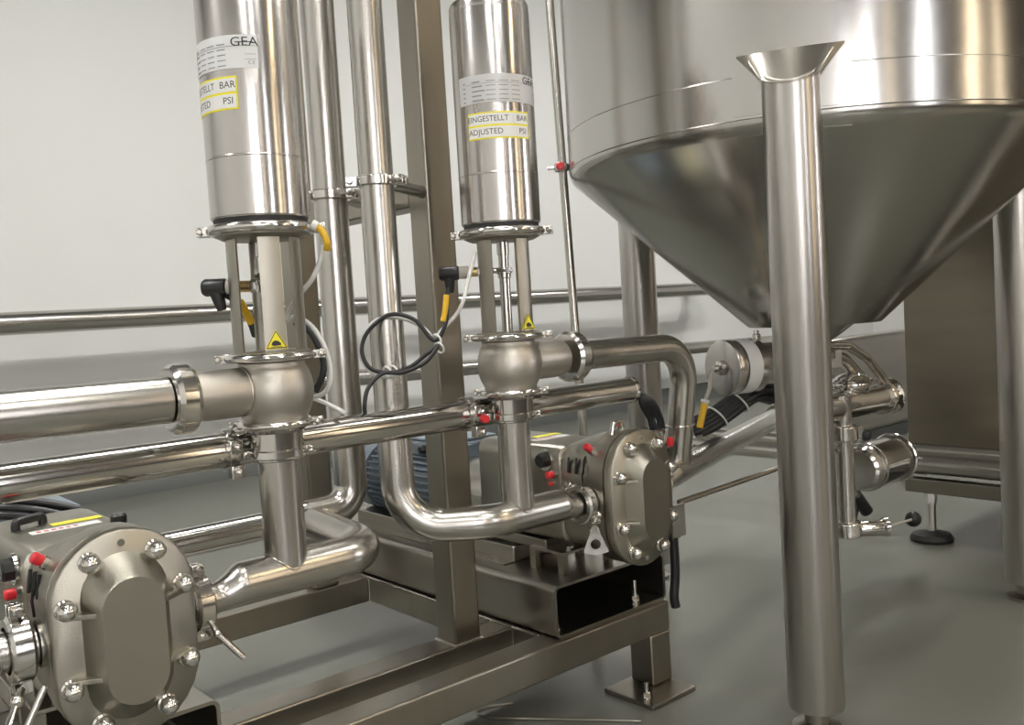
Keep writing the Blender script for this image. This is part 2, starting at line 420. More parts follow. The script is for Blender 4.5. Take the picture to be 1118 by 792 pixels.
def pump(cx, label, left):
    cy, cz = 1.43, .545
    t = thing('lobe_pump', label, 'pump', (cx, cy+.15, .40), 'rotary lobe pumps')
    P = lambda a, y, b: V((cx+a, y, cz+b))
    def ringat(pts, y, dz=0): return [P(a, y, b+dz) for a, b in pts]
    # front cover
    st = stadium(.105, .162); st2 = stadium(.102, .159)
    c = MB().loft([ringat(stadium(.105, .162), cy+.024), ringat(stadium(.105, .162), cy+.003), ringat(st2, cy)])
    cov = build('front_cover', c, 'plate', t, angle=50)
    d = MB().loft([ringat(stadium(.064, .128), cy-.0), ringat(stadium(.060, .118), cy-.010), ringat(stadium(.0475, .098), cy-.036), ringat(stadium(.045, .0955), cy-.040)])
    build('cover_dome', d, 'plate', cov, angle=25)
    for k in (-1, 1):
        for zz in (-.048, .048):
            rb = MB().loft([[P(k*.046, cy-.033, zz-.004), P(k*.046, cy-.033, zz+.004), P(k*.046, cy+.001, zz+.006), P(k*.046, cy+.001, zz-.006)], [P(k*.090, cy-.004, zz-.003), P(k*.090, cy-.004, zz+.003), P(k*.090, cy+.001, zz+.006), P(k*.090, cy+.001, zz-.006)]])
            build('cover_rib', rb, 'plate', cov, bevel=.001)
    for zz in (.142, -.145): build('dowel_pin', MB().cyl(P(0, cy-.002, zz), P(0, cy, zz), .0055, n=16), 'bolt', cov)
    for (a, b) in ((-.048, .122), (.048, .122), (-.086, .060), (.086, .060), (-.086, -.058), (.086, -.058), (-.048, -.122), (.048, -.122)):
        nm = MB().lathe([(.0155, 0), (.0155, .004), (.0125, .006), (.0125, .012)], P(a, cy-.0005, b), (0, -1, 0), 24)
        nm.ball(P(a, cy-.013, b), .0145, (0, -1, 0), 40, 20, t0=-.9)
        build('dome_nut', nm, 'bolt', cov)
    # rotor housing, adapter, gearbox
    hs = MB().loft([ringat(stadium(.100, .157), cy+.0245), ringat(stadium(.100, .157), cy+.030), ringat(stadium(.104, .161), cy+.031), ringat(stadium(.104, .161), cy+.075)])
    build('rotor_housing', hs, 'plate', t)
    ad = MB().loft([ringat(resamp(stadium(.102, .156)), cy+.076), ringat(resamp(superel(.101, .148, 2.6)), cy+.115), ringat(resamp(superel(.099, .126, 4)), cy+.175)])
    adp = build('adapter_housing', ad, 'plate', t)
    for i in range(3):
        y = cy+.098+.025*i
        sl = MB().obox(P(-.0955-.0008*i, y, .078), V((.16, 0, 1)).normalized(), (0, 1, 0), (1, 0, -.16), .019, .0026, .003)
        build('vent_slot', sl, 'dark', adp, bevel=.002)
    gb = MB().loft([ringat(resamp(superel(.096, .116, 7)), cy+.176), ringat(resamp(superel(.100, .119, 9)), cy+.18), ringat(resamp(superel(.100, .119, 9)), cy+.49), ringat(resamp(superel(.095, .112, 8)), cy+.495)])
    gear = build('gearbox', gb, 'plate', t, angle=50)
    lb = MB().box(P(-.055, cy+.30, .1188), P(.06, cy+.33, .1196)); build('strip_label', lb, 'white', gear)
    lb = MB().box(P(-.01, cy+.35, .1188), P(.075, cy+.375, .1196)); build('strip_label', lb, 'ytape', gear)
    lt = MB()
    for q in range(6): lt.box(P(-.045+.012*q, cy+.310, .1197), P(-.038+.012*q, cy+.320, .1200))
    build('label_print', lt, 'red', gear)
    hd = MB().tube([P(-.065, cy+.375, .117), P(-.065, cy+.375, .133), P(-.015, cy+.40, .133), P(-.015, cy+.40, .117)], .008, 12, bend=.008); build('breather_cap', hd, 'black', gear)
    pl = MB().lathe([(.026, 0), (.026, .006)], P(-.0995, cy+.225, .085), (-1, 0, 0), 24); build('sight_glass_ring', pl, 'bolt', gear)
    pl = MB().lathe([(.019, 0), (.019, .014), (.015, .018)], P(-.105, cy+.225, .085), (-1, 0, 0), 8); build('oil_plug', pl, 'black', gear)
    def cap(a, y, b, dr, r=.009, L=.022):
        q = MB().cyl(P(a, y, b)-V(dr)*.004, P(a, y, b)+V(dr)*.008, r*1.15, n=8)
        cc = build('flush_fitting', q, 'bolt', t)
        q = MB().lathe([(r*.8, .006), (r, .010), (r, L), (r*.7, L+.003)], P(a, y, b), dr, 16); build('red_plug', q, 'red', cc)
    cap(-.086, cy+.078, .116, (-.8, 0, .6)); cap(-.101, cy+.195, .052, (-1, 0, 0)); cap(-.100, cy+.20, .030, (-1, 0, 0), .006, .012)
    if not left: cap(-.012, cy+.055, .160, (0, 0, 1), .006, .014)
    if not left: build('lifting_lug', MB().tube([P(-.045, cy+.05, .150), P(-.038, cy+.05, .176), P(-.012, cy+.05, .180), P(-.006, cy+.05, .160)], .006, 12, bend=.008), 'bolt', t)
    else: build('vent_knob', MB().lathe([(.012, 0), (.014, .004), (.014, .016), (.010, .020)], P(.076, cy+.26, .118), (0, 0, 1), 20), 'black', gear)
    hk = MB().tube([P(-.100, cy+.086, .105), P(-.108, cy+.092, .06), P(-.106, cy+.094, .035)], .0022, 8); build('drain_hose', hk, 'black', t)
    # ports
    for k in (-1, 1):
        pr_ = MB().lathe([(.036, 0), (.036, .012), (.029, .014), (.029, .026), (.034, .028), (.034, .034)], P(k*.100, 1.50, 0), (k, 0, 0), 36)
        build('port', pr_, 'pipe', t)
    # gearbox foot
    ft = MB().box(P(-.085, cy+.26, -.150), P(.085, cy+.47, -.124)); build('gearbox_foot', ft, 'sheet', t, bevel=.003)
    # bell housing
    bh = MB().lathe([(.094, 0), (.094, .15), (.088, .155)], P(0, cy+.50, -.05), (0, 1, 0), 48); build('coupling_guard', bh, 'pipe', t)
    return t
pump(1.595, 'right steel lobe pump with oval cover and domed nuts, beyond the front tank leg', False)
pump(.42, 'left steel lobe pump in the near lower left corner of the photo', True)

def motor(cx, label):
    y0, cz, R = 2.09, .495, .105
    t = thing('electric_motor', label, 'motor', (cx, 2.4, .39), 'blue-grey motors behind the pumps')
    fl = MB().lathe([(.125, 0), (.125, .018), (.10, .02), (.10, .06)], (cx, y0, cz), (0, 1, 0), 48); build('mounting_flange', fl, 'bluel', t)
    b = MB().lathe([(.092, .05), (.092, .42)], (cx, y0, cz), (0, 1, 0), 40)
    for i in range(34):
        a = 2*PI*i/34
        if abs(math.sin(a)-1) < .12: continue
        u = V((math.cos(a), 0, math.sin(a))); b.obox(V((cx, y0+.235, cz))+u*.097, u, (0, 1, 0), u.cross(V((0, 1, 0))), .010, .18, .0018)
    build('finned_body', b, 'blue', t)
    f = MB().lathe([(.112, .42), (.112, .50), (.10, .52), (.03, .525)], (cx, y0, cz), (0, 1, 0), 40); fc = build('fan_cowl', f, 'blue', t)
    for r in (.045, .065, .085): build('grille_slot', MB().ring((cx, y0+.524-(.003 if r>.07 else 0), cz), (0, 1, 0), r, .004, .004, 36), 'dark', fc)
    tb = MB().box((cx-.06, y0+.022, cz+.085), (cx+.13, y0+.26, cz+.132)); tbo = build('terminal_box', tb, 'blue', t, bevel=.01)
    lid = MB().box((cx-.056, y0+.027, cz+.1322), (cx+.126, y0+.255, cz+.142)); build('terminal_lid', lid, 'bluel', tbo, bevel=.004)
    for k in (0, 1): build('cable_gland', MB().lathe([(.014, 0), (.014, .012), (.010, .02)], (cx-.06, y0+.07+.07*k, cz+.110), (-1, 0, 0), 8), 'black', tbo)
    return t
motor(1.595, 'blue-grey electric motor behind the right pump and tall post')
motor(.42, 'blue-grey electric motor behind the left pump, at the left picture edge')
for cx, lab in ((1.595, 'right'), (.42, 'left')):
    t = thing('pump_stand', 'low steel channel stand under the %s lobe pump' % lab, 'pump stand', (cx-.03, 1.67, .3475))
    m = MB().box((cx-.100, 1.612, .3955), (cx+.075, 1.735, .4025)); tp = build('stand_plate', m, 'sheet', t, bevel=.001)
    for (x, y) in ((cx-.092, 1.622), (cx-.092, 1.725), (cx+.065, 1.622), (cx+.065, 1.725)): build('stand_foot', MB().box((x-.008, y-.010, .3475), (x+.008, y+.010, .3953)), 'tube', t)
    for (x, y) in ((cx-.06, 1.63), (cx-.06, 1.715)): build('hex_bolt', MB().lathe([(.010, 0), (.010, .008)], (x, y, .4027), n=6), 'bolt', tp)
    t = thing('gearbox_pedestal', 'folded sheet pedestal under the gearbox of the %s pump' % lab, 'pedestal', (cx, 2.1, .3475))
    m = MB().box((cx-.10, 1.80, .3478), (cx+.10, 2.58, .389)); p = build('pedestal_block', m, 'sheet', t, bevel=.003)
    m = MB().box((cx-.135, 1.80, .3476), (cx-.1005, 2.58, .3506)); build('flange', m, 'sheet', t)
    for y in (1.86, 2.2): build('hex_bolt', MB().lathe([(.007, 0), (.007, .006)], (cx-.118, y, .3508), n=6), 'bolt', t)

# ------------------------------------------------------------------ relief valves
def valve(name, label, cx, cy, out, yoke, labelspec, sensor_dir):
    c = (cx, cy); tc = math.atan2(-cy, -cx)
    t = thing('relief_valve', label, 'valve', (cx, cy, .76), 'spring loaded relief valves on the pump lines')
    rt = V((-math.sin(tc), math.cos(tc), 0))             # to the right as seen from the viewer
    f_ = V((math.cos(tc), math.sin(tc), 0))
    ax = V((0, 0, 1))
    def clampset(z, R, w, h, s, d, torus=False):
        b = MB()
        if torus: b.torus((cx, cy, z), ax, R, w, 56, 12, rh=h)
        else: b.ring((cx, cy, z), ax, R, w, h, 56)
        cb = build('clamp_ring', b, 'bolt', t)
        for k in (1, -1):
            lg, bt = MB(), MB(); lug_bolt(lg, bt, (cx, cy, z), ax, d*k, R+w-.004, s)
            build('clamp_ear', lg, 'bolt', cb, bevel=.001); build('clamp_bolt', bt, 'bolt', cb)
    nk = MB().lathe([(.040, .762), (.044, .764), (.044, .775), (.046, .777), (.046, .812), (.058, .822)], (cx, cy, 0), ax, 48)
    build('lower_neck', nk, 'polish', t)
    clampset(.775, .044, .0045, .0085, .8, (rt*.9-f_*.1).normalized())
    clampset(.8275, .062, .007, .0070, .85, (rt*.95+f_*.2).normalized(), True)
    # body
    prof = []
    for i in range(17):
        z = -.0455+.091*i/16; prof.append((.0695*math.sqrt(max(0, 1-(z/.078)**2)), .885+z))
    prof = [(.056, .832)]+prof+[(.058, .936)]
    body = build('valve_body', MB().lathe(prof, (cx, cy, 0), ax, 56), 'cast', t, angle=60)
    # outlet nozzle
    sg = out
    nz = MB().lathe([(.0425, .03), (.0425, .085), (.0425, .125), (.0395, .150)], (cx, cy, .888), (sg, 0, 0), 44); build('outlet_nozzle', nz, 'cast', t)
    wl = MB().torus((cx+sg*.058, cy, .888), (sg, 0, 0), .0420, .0022, 40, 8); build('weld_bead', wl, 'cast', t)
    # upper clamp + yoke
    clampset(.9455, .070, .011, .0075, .95, (rt*.97+f_*.15).normalized(), True)
    YR = .063
    for (a, w, slot) in yoke:
        y = MB()
        if not slot: y.lathe([(YR-.004, .954), (YR, .954), (YR, 1.155), (YR-.004, 1.155)], (cx, cy, 0), ax, 12, closed=True, a0=tc+math.radians(a-w/2), a1=tc+math.radians(a+w/2), hint=(1, 0, 0))
        else:
            for (aa, ww, z0, z1) in ((a-w*.36, w*.28, .954, 1.155), (a+w*.36, w*.28, .954, 1.155), (a, w*.46, .954, .985), (a, w*.46, 1.135, 1.155)):
                y.lathe([(YR-.004, z0), (YR, z0), (YR, z1), (YR-.004, z1)], (cx, cy, 0), ax, 8, closed=True, a0=tc+math.radians(aa-ww/2), a1=tc+math.radians(aa+ww/2), hint=(1, 0, 0))
        build('yoke_strut', y, 'plate', t)
    build('yoke_foot', MB().lathe([(.068, .950), (.068, .954), (.064, .956)], (cx, cy, 0), ax, 48), 'plate', t)
    # stem
    stm = MB().lathe([(.0115, .955), (.0115, 1.07), (.014, 1.072), (.014, 1.080), (.017, 1.081), (.017, 1.092), (.011, 1.093), (.011, 1.12), (.013, 1.121), (.013, 1.16)], (cx, cy, 0), ax, 24)
    st = build('valve_stem', stm, 'polish', t)
    build('stem_collar', MB().lathe([(.020, 1.083), (.020, 1.090)], (cx, cy, 0), ax, 6), 'bolt', st)
    # top clamp + actuator
    build('actuator_base', MB().lathe([(.068, 1.150), (.080, 1.156), (.080, 1.176)], (cx, cy, 0), ax, 56), 'plate', t)
    clampset(1.1665, .083, .011, .0095, 1.0, (rt*.98+f_*.1).normalized(), True)
    build('gap_ring', MB().lathe([(.080, 1.176), (.080, 1.184)], (cx, cy, 0), ax, 56), 'dark', t)
    R = .0845
    pf = [(R-.002, 1.184), (R, 1.187), (R, 1.283), (R+.0006, 1.284), (R+.0006, 1.2855), (R, 1.2865), (R, 1.618), (R-.0005, 1.620), (R-.0005, 1.622), (R-.001, 1.636), (R-.004, 1.643), (R-.010, 1.646), (.0, 1.648)]
    act = build('actuator_cylinder', MB().lathe(pf, (cx, cy, 0), ax, 72), 'brush', t, angle=25, origin=(cx, cy, 1.416))
    # plates: (t0, t1, z0, z1)
    rad = math.radians
    (a0, a1, z0, z1), (b0, b1, y0, y1) = labelspec
    m = MB(); cyl_patch(m, c, R+.0003, tc+rad(a0), tc+rad(a1), z0, z1); npl = build('nameplate', m, 'labelw' if out < 0 else 'label', act)
    m = MB(); hh = z1-z0
    cyl_text(m, 'GEA', .021, c, R+.0012, tc+rad(a1)-(.25 if out < 0 else .42), z1-.012, 1.0, 1.15)
    lc = .25 if out < 0 else .42; cyl_patch(m, c, R+.0010, tc+rad(a1)-lc-.17, tc+rad(a1)-lc+.17, z1-.0127, z1-.0113, .0002)
    build('logo', m, 'ink', npl)
    m = MB()
    w_ = rad(a1-a0)
    for k in range(5):
        zz = z1-.014-k*(hh-.018)/4.2
        cyl_patch(m, c, R+.0010, tc+rad(a0)+w_*.06, tc+rad(a0)+w_*.06+.07, zz-.0018, zz+.001, .0002, 5)
        cyl_patch(m, c, R+.0010, tc+rad(a0)+w_*.17, tc+rad(a0)+w_*(.26+.012*(k*7 % 5)), zz-.0018, zz+.001, .0002, 6)
        for q in range(3):
            u0 = .32+.13*q; cyl_patch(m, c, R+.0010, tc+rad(a0)+w_*u0, tc+rad(a0)+w_*(u0+.095), zz-.001, zz+.0005, .0002, 6)
    cyl_patch(m, c, R+.0010, tc+rad(a0)+w_*.10, tc+rad(a1)-.05, z1-.0185, z1-.0178, .0002)
    for zz in (z0+.022, z0+.014): cyl_patch(m, c, R+.0010, tc+rad(a1)-.25, tc+rad(a1)-.04, zz, zz+.0007, .0002, 8)
    cyl_text(m, 'CE', .0085, c, R+.0010, tc+rad(a1)-.13, z0+.0085, 1.3)
    build('nameplate_print', m, 'inkg', npl)
    m = MB(); cyl_patch(m, c, R+.0003, tc+rad(b0), tc+rad(b1), y0, y1); stk = build('setting_sticker', m, 'ytape', act)
    m = MB(); hm = (y0+y1)/2
    for (q0, q1) in ((y0+.003, hm-.002), (hm+.002, y1-.003)): cyl_patch(m, c, R+.0009, tc+rad(b0)+.03, tc+rad(b1)-.03, q0, q1, .0002)
    build('sticker_field', m, 'white', stk)
    m = MB(); bw = rad(b1-b0)
    zt, zb = (hm+y1)/2-.0005, (hm+y0)/2+.0005
    cyl_text(m, 'EINGESTELLT', .0160, c, R+.0013, tc+rad(b0)+bw*.32, zt, 1.0, .92*min(1, bw/1.45)+.02)
    cyl_text(m, 'BAR', .0160, c, R+.0013, tc+rad(b1)-.20, zt); cyl_text(m, 'ADJUSTED', .0160, c, R+.0013, tc+rad(b0)+bw*.28, zb); cyl_text(m, 'PSI', .0160, c, R+.0013, tc+rad(b1)-.20, zb)
    build('sticker_print', m, 'ink', stk)
    # warning triangle on the yoke
    aw = tc+rad(yoke[0][0]); mid = pol(c, YR+.0006, aw, .972); u = V((-math.sin(aw), math.cos(aw), 0)); nn = V((math.cos(aw), math.sin(aw), 0))
    def tri(s, o): return [mid+nn*o+u*x*s+V((0, 0, z*s)) for x, z in ((-.0195, -.0125), (.0195, -.0125), (0, .0205))]
    wp_ = build('warning_sign', MB().prism(tri(1.0, .0006), nn*.0010), 'ytape', t)
    m = MB(); o1, o2 = tri(.93, .0018), tri(.80, .0018)
    vs = [p for p in o1+o2]; m.add(vs, [(0, 1, 4, 3), (1, 2, 5, 4), (2, 0, 3, 5)])
    m.add([mid+nn*.0019+u*x+V((0, 0, z)) for x, z in ((-.007, -.001), (-.003, .002), (.003, .001), (.0075, -.003), (.0075, -.0065), (-.004, -.0075), (-.0085, -.0055))], [(0, 1, 2, 3, 4, 5, 6)])
    m.add([mid+nn*.0019+u*x+V((0, 0, z)) for x, z in ((-.009, -.0085), (.009, -.0085), (.009, -.0095), (-.009, -.0095))], [(0, 1, 2, 3)])
    build('pictogram', m, 'ink', wp_)
    # proximity sensor with elbow connector
    sd = V(sensor_dir).normalized(); zs = 1.088 if out > 0 else 1.070
    sn = MB(); o = V((cx, cy, zs))-sd*(.036 if out < 0 else .008)
    sn.cyl(o+sd*(.016+(.036 if out < 0 else .0)), o+sd*.07, .006, n=18); sn.lathe([(.012, .052), (.012, .062)], o, sd, 6)
    s1 = build('sensor', sn, 'bolt', t)
    build('sensor_nut', MB().lathe([(.010, .064), (.010, .084)], o, sd, 20), 'brass', s1)
    build('sensor_sleeve', MB().lathe([(.0135, .084), (.0135, .104)], o, sd, 24), 'grey', s1)
    cn = MB().lathe([(.0125, .104), (.0155, .107), (.0155, .142), (.012, .147)], o, sd, 24)
    e = o+sd*.126; cn.lathe([(.013, 0), (.0105, .028), (.008, .042)], e, (0+.25*-sd.x, .25*-sd.y, -1) if out < 0 else (0, 0, -1), 20)
    build('elbow_connector', cn, 'black', s1)
    return t, rt, f_
RV = (1.2668, 1.5); LV = (.7190, 1.5)
rvt = math.degrees
vR, rR, fR = valve('r', 'right relief valve with tall steel actuator, above the U-bent pipe', RV[0], RV[1], 1,
    [(44, 33, False), (-39, 33, False), (138, 33, False), (-134, 33, False)], ((-54, 84, 1.425, 1.482), (-40, 52, 1.352, 1.406)), (-.76, .65, 0))
vL, rL, fL = valve('l', 'left relief valve with steel actuator running out of the top left of the photo', LV[0], LV[1], -1,
    [(9, 34, False), (-66, 40, False), (66, 40, False), (187, 34, False)], ((-100, 10, 1.424, 1.478), (-100, -15, 1.358, 1.412)), (-.76, .65, .02))

# ------------------------------------------------------------------ process pipes
def pipe(name, label, pts, r, m='pipe', bend=0, extra=None, group=None, n=36, cat='pipe', rr=None, seg=9):
    mb = MB().tube(pts, r, n, bend=bend, rr=rr, seg=seg); o = build(name, mb, m, angle=40); tag(o, label, cat, group)
    return o
def seam(o, c, axis, r, m='pipe'):
    return build('weld_seam', MB().torus(c, axis, r, .0016, 36, 8), m, o)
def ecc_reducer(mb, xa, xb, ra, rb, za, zb, y, n=36):
    rings = []
    for i in range(17):
        q = i/16; s_ = q*q*(3-2*q); r = ra+(rb-ra)*s_; z = za+(zb-za)*s_; x = xa+(xb-xa)*q
        rings.append([V((x, y+r*math.cos(2*PI*j/n), z+r*math.sin(2*PI*j/n))) for j in range(n)])
    mb.loft(rings)

# right suction line: pump port, reducer, tee, U bend, tall riser
C2 = (1.046, 1.632)
rp = thing('process_pipe', 'U-bent steel pipe, right one of two tall risers, joined to the right pump', 'pipe', (1.2, 1.5, .52), 'tall riser pipes')
mb = MB(); mb.tube([(1.385, 1.5, .556), (1.19, 1.5, .557), (C2[0]-.004, C2[1]-.012, .556), (C2[0], C2[1], .80), (C2[0]-.003, C2[1], 3.25)], .0360, 40, bend=.115, seg=14)
m1 = build('riser_tube', mb, 'pipe', rp, angle=40)
mb = MB().cyl((1.458, 1.5, .5455), (1.430, 1.5, .5455), .0265, n=36); ecc_reducer(mb, 1.430, 1.385, .0265, .0360, .5465, .556, 1.5); build('reducer', mb, 'pipe', rp, angle=40)
build('tee_branch', MB().cyl((RV[0], RV[1], .575), (RV[0], RV[1], .762), .0355, n=40), 'pipe', rp)
build('weld_seam', MB().tube([V((RV[0]+.0357*math.cos(t), RV[1]+.0357*math.sin(t), .557+math.sqrt(max(0, .0368**2-(.0357*math.sin(t))**2)))) for t in [2*PI*i/40 for i in range(40)]], .0014, 6, closed=True), 'pipe', rp)
tri_clamp((1.456, 1.5, .5455), (1, 0, 0), .040, .0125, (-.1, -.8, -.75), 'clamp with punched wing handle at the right pump inlet', wing=(-.05, -.05, -1), s=1.15)
tri_clamp((1.730, 1.5, .545), (1, 0, 0), .036, .0105, (0, -.6, .8), 'clamp on the far outlet of the right pump')

# left line
lp = thing('process_pipe', 'steel tee pipe leaving the left pump and bending away below the left relief valve', 'pipe', (.72, 1.5, .52))
mb = MB().tube([(.632, 1.5, .559), (.900, 1.5, .560), (.905, 1.746, .571)], .0380, 40, bend=.075, seg=12)
build('bent_tube', mb, 'pipe', lp, angle=40)
mb = MB().cyl((.557, 1.5, .5455), (.585, 1.5, .5455), .0265, n=36); ecc_reducer(mb, .585, .632, .0265, .0380, .5465, .559, 1.5); build('reducer', mb, 'pipe', lp, angle=40)
build('tee_branch', MB().cyl((LV[0], LV[1], .575), (LV[0], LV[1], .762), .0372, n=40), 'pipe', lp)
build('weld_seam', MB().tube([V((LV[0]+.0374*math.cos(t), LV[1]+.0374*math.sin(t), .560+math.sqrt(max(0, .0385**2-(.0374*math.sin(t))**2)))) for t in [2*PI*i/40 for i in range(40)]], .0014, 6, closed=True), 'pipe', lp)
tri_clamp((.5555, 1.5, .5455), (1, 0, 0), .040, .0150, (.15, .05, 1), 'clamp with hanging lever on the left pump outlet beside its cover', s=1.25)
lev = MB(); p = V((.566, 1.455, .500)); lev.tube([p+V((0, .02, .012)), p, V((.602, 1.44, .452))], .0055, 12, bend=.006); lev.ball(p+V((0, .0, .0)), .007)
tag(build('clamp_lever', lev, 'bolt'), 'short steel lever hanging below the left pump outlet clamp', 'lever')
# left pump's near side inlet
ip = thing('process_pipe', 'short steel inlet pipe at the left picture edge into the left pump', 'pipe', (.25, 1.5, .5))
build('inlet_tube', MB().cyl((-.3, 1.5, .5455), (.283, 1.5, .5455), .0300, n=36), 'pipe', ip)
build('weld_seam', MB().torus((.255, 1.5, .5455), (1, 0, 0), .0303, .0014, 36, 8), 'pipe', ip)
tri_clamp((.284, 1.5, .5455), (1, 0, 0), .043, .016, (-.0, .05, 1), 'wide clamp on the left pump inlet at the left picture edge', s=1.25)
lev = MB(); p = V((.268, 1.452, .485)); lev.tube([p+V((.01, .02, .008)), p, V((.235, 1.42, .435))], .0055, 12, bend=.006); lev.ball(p, .010); lev.tube([V((.30, 1.43, .503)), V((.255, 1.415, .430))], .005, 12)
tag(build('clamp_lever', lev, 'bolt'), 'crossed steel levers below the left pump inlet in the lower left corner', 'lever')

# left riser with elbow into thin horizontal run
C1 = (1.020, 1.780)
l2 = thing('process_pipe', 'tall riser pipe, the left one of two, bending into a thinner level pipe', 'pipe', (.8, 1.78, .55), 'tall riser pipes')
mb = MB().tube([(C1[0]-.003, C1[1], 3.25), (C1[0], C1[1], .585), (.905, C1[1], .584)], .0365, 40, bend=.105, seg=14); build('riser_tube', mb, 'pipe', l2, angle=40)
mb = MB().lathe([(.0365, 0), (.0365, .01), (.0285, .055), (.0285, 1.35)], (.905, C1[1], .584), (-1, 0, 0), 36); build('level_tube', mb, 'polish', l2, angle=40)
# pipe hangers on the risers
def hanger(c, r, z, to, lab):
    t = thing('pipe_hanger', lab, 'pipe hanger', (c[0], c[1], z-.012), 'hangers on the two risers')
    build('hanger_band', MB().ring((c[0], c[1], z), (0, 0, 1), r+.0045, .004, .0105, 44), 'bolt', t)
    d = (V((to[0], to[1], z))-V((c[0], c[1], z))); L = d.length; d.normalize()
    for e in (V((-.80, .50, 0)), V((.55, -.80, 0))):
        lg, bt = MB(), MB(); lug_bolt(lg, bt, (c[0], c[1], z), (0, 0, 1), e, r+.006, 1.15)
        build('hanger_ear', lg, 'bolt', t, bevel=.001); build('hanger_bolt', bt, 'bolt', t)
    build('standoff', MB().lathe([(.0135, r+.009), (.0135, L-.004), (.016, L-.0005)], (c[0], c[1], z), d, 24), 'pipe', t)
hanger(C2, .0355, 1.285, (1.2345, 1.735), 'hanger clamp on the right riser with a stub to the tall post')
hanger(C1, .0365, 1.275, (1.2365, 1.93), 'hanger clamp on the left riser beside the left relief valve')

# horizontal conduit with open flanged end
cdt = thing('cable_conduit', 'long mirror-bright horizontal pipe passing behind both relief valves with open flanged end', 'pipe', (.8, 1.567, .75))
o_, i_ = .0315, .0285
CY = 1.5685
mb = MB().lathe([(o_, 0), (o_, 2.0), (o_+.0025, 2.002), (o_+.003, 2.010), (i_, 2.012), (i_, 1.6)], (-.29, CY, .783), (1, 0, 0), 48, cap=False); build('conduit_tube', mb, 'polish', cdt)
def saddle(x, lab, red):
    t = thing('saddle_clamp', lab, 'clamp', (x, CY, .75), 'saddle clamps on the long conduit')
    build('saddle_band', MB().ring((x, CY, .783), (1, 0, 0), o_+.0035, .0032, .010, 40), 'bolt', t)
    for zz in (.748, .792):
        lg, bt = MB(), MB(); lg.obox((x-.004, CY-.042, zz), (1, 0, 0), (0, 1, 0), (0, 0, 1), .012, .010, .012)
        bt.lathe([(.0085, 0), (.0085, .007)], (x-.004, CY-.0525, zz), (0, -1, 0), 6); bt.lathe([(.0055, 0), (.0055, .012), (.003, .014)], (x-.004, CY-.0525, zz), (0, -1, 0), 14)
        build('saddle_ear', lg, 'bolt', t, bevel=.002); build('hex_bolt', bt, 'bolt', t)
    if red: build('red_plug', MB().lathe([(.008, 0), (.010, .004), (.008, .016)], (x+.002, CY-.054, .776), (-.3, -1, 0), 16), 'red', t)
saddle(1.195, 'saddle clamp with red plug left of the right relief valve', True)
saddle(.655, 'saddle clamp left of the left relief valve', False)

# outlets
def union(x, y, z, R, r, lab):
    t = thing('pipe_union', lab, 'pipe union', (x, y, z-R), 'round slotted union nuts on the valve outlets')
    build('union_nut', MB().lathe([(r+.003, -.020), (R-.006, -.019), (R, -.012), (R, .010), (R-.003, .016), (R-.010, .020), (r+.003, .021)], (x, y, z), (1, 0, 0), 56), 'bolt', t, angle=25)
    for k in range(4):
        g = MB(); a = PI/4+k*PI/2; u = V((0, math.cos(a), math.sin(a))); g.obox(V((x-.002, y, z))+u*R, u, (1, 0, 0), u.cross(V((1, 0, 0))), .0012, .009, .006)
        build('union_slot', g, 'pipe', t)
union(.553, 1.5, .888, .0585, .040, 'union nut on the outlet of the left relief valve')
union(1.452, 1.5, .888, .0575, .036, 'union nut on the outlet of the right relief valve')
pipe('process_pipe', 'thick level steel pipe running from the left relief valve out of the left picture edge', [(.531, 1.5, .888), (-.35, 1.512, .894)], .0385)
lr = pipe('process_pipe', 'steel pipe from the right relief valve bending down behind the right pump', [(1.474, 1.5, .888), (1.868, 1.503, .884), (1.868, 1.5525, .562)], .0345, bend=.105, seg=14)
build('weld_seam', MB().torus((1.868, 1.5355, .675), (0, 0, 1), .0355, .0028, 40, 8), 'bolt', lr)
# sloping view: level branch to the tank outlet
dv = V((.941, .337, 0)).normalized()
s0 = V((1.730, 1.5, .5465))
rr_ = thing('process_pipe', 'slanting steel pipe running from the right pump to behind the front tank leg', 'pipe', s0+V((.3, .1, -.04)))
mb = MB().cyl(s0, s0+dv*.035, .027, n=36)
n = 36; u, w = frame(dv); rings = []
for i in range(6):
    q = i/5; r = .027+.0085*q; rings.append([s0+dv*(.035+.045*q)+V((0, 0, .008*q))+(u*math.cos(2*PI*j/n)+w*math.sin(2*PI*j/n))*r for j in range(n)])
mb.loft(rings); e1 = s0+dv*.08+V((0, 0, .008)); mb.cyl(e1, e1+dv*1.13, .0355, n=36)
build('branch_tube', mb, 'pipe', rr_, angle=40)
build('flange', MB().lathe([(.045, 0), (.045, .012)], e1+dv*1.13, dv, 36), 'bolt', rr_)

# ------------------------------------------------------------------ wall pipes
wp = thing('wall_pipe', 'long steel pipe along the white back wall, upper one, with rounded elbow into the wall', 'pipe', (3, 5.5, 1.03), 'pipes along the back wall')
mb = MB().tube([(X0+.02, 5.50, 1.088), (7.30, 5.50, 1.100), (7.30, 5.848, 1.100)], .062, 32, bend=.12); build('pipe_run', mb, 'pipe', wp, angle=40)
w2 = thing('wall_pipe', 'thinner steel pipe along the back wall, below the larger one', 'pipe', (3, 5.55, .5), 'pipes along the back wall')
build('pipe_run', MB().cyl((X0+.02, 5.56, .70), (9.5, 5.56, .50), .058, n=28), 'pipe', w2)

# thin vertical line beside the tank

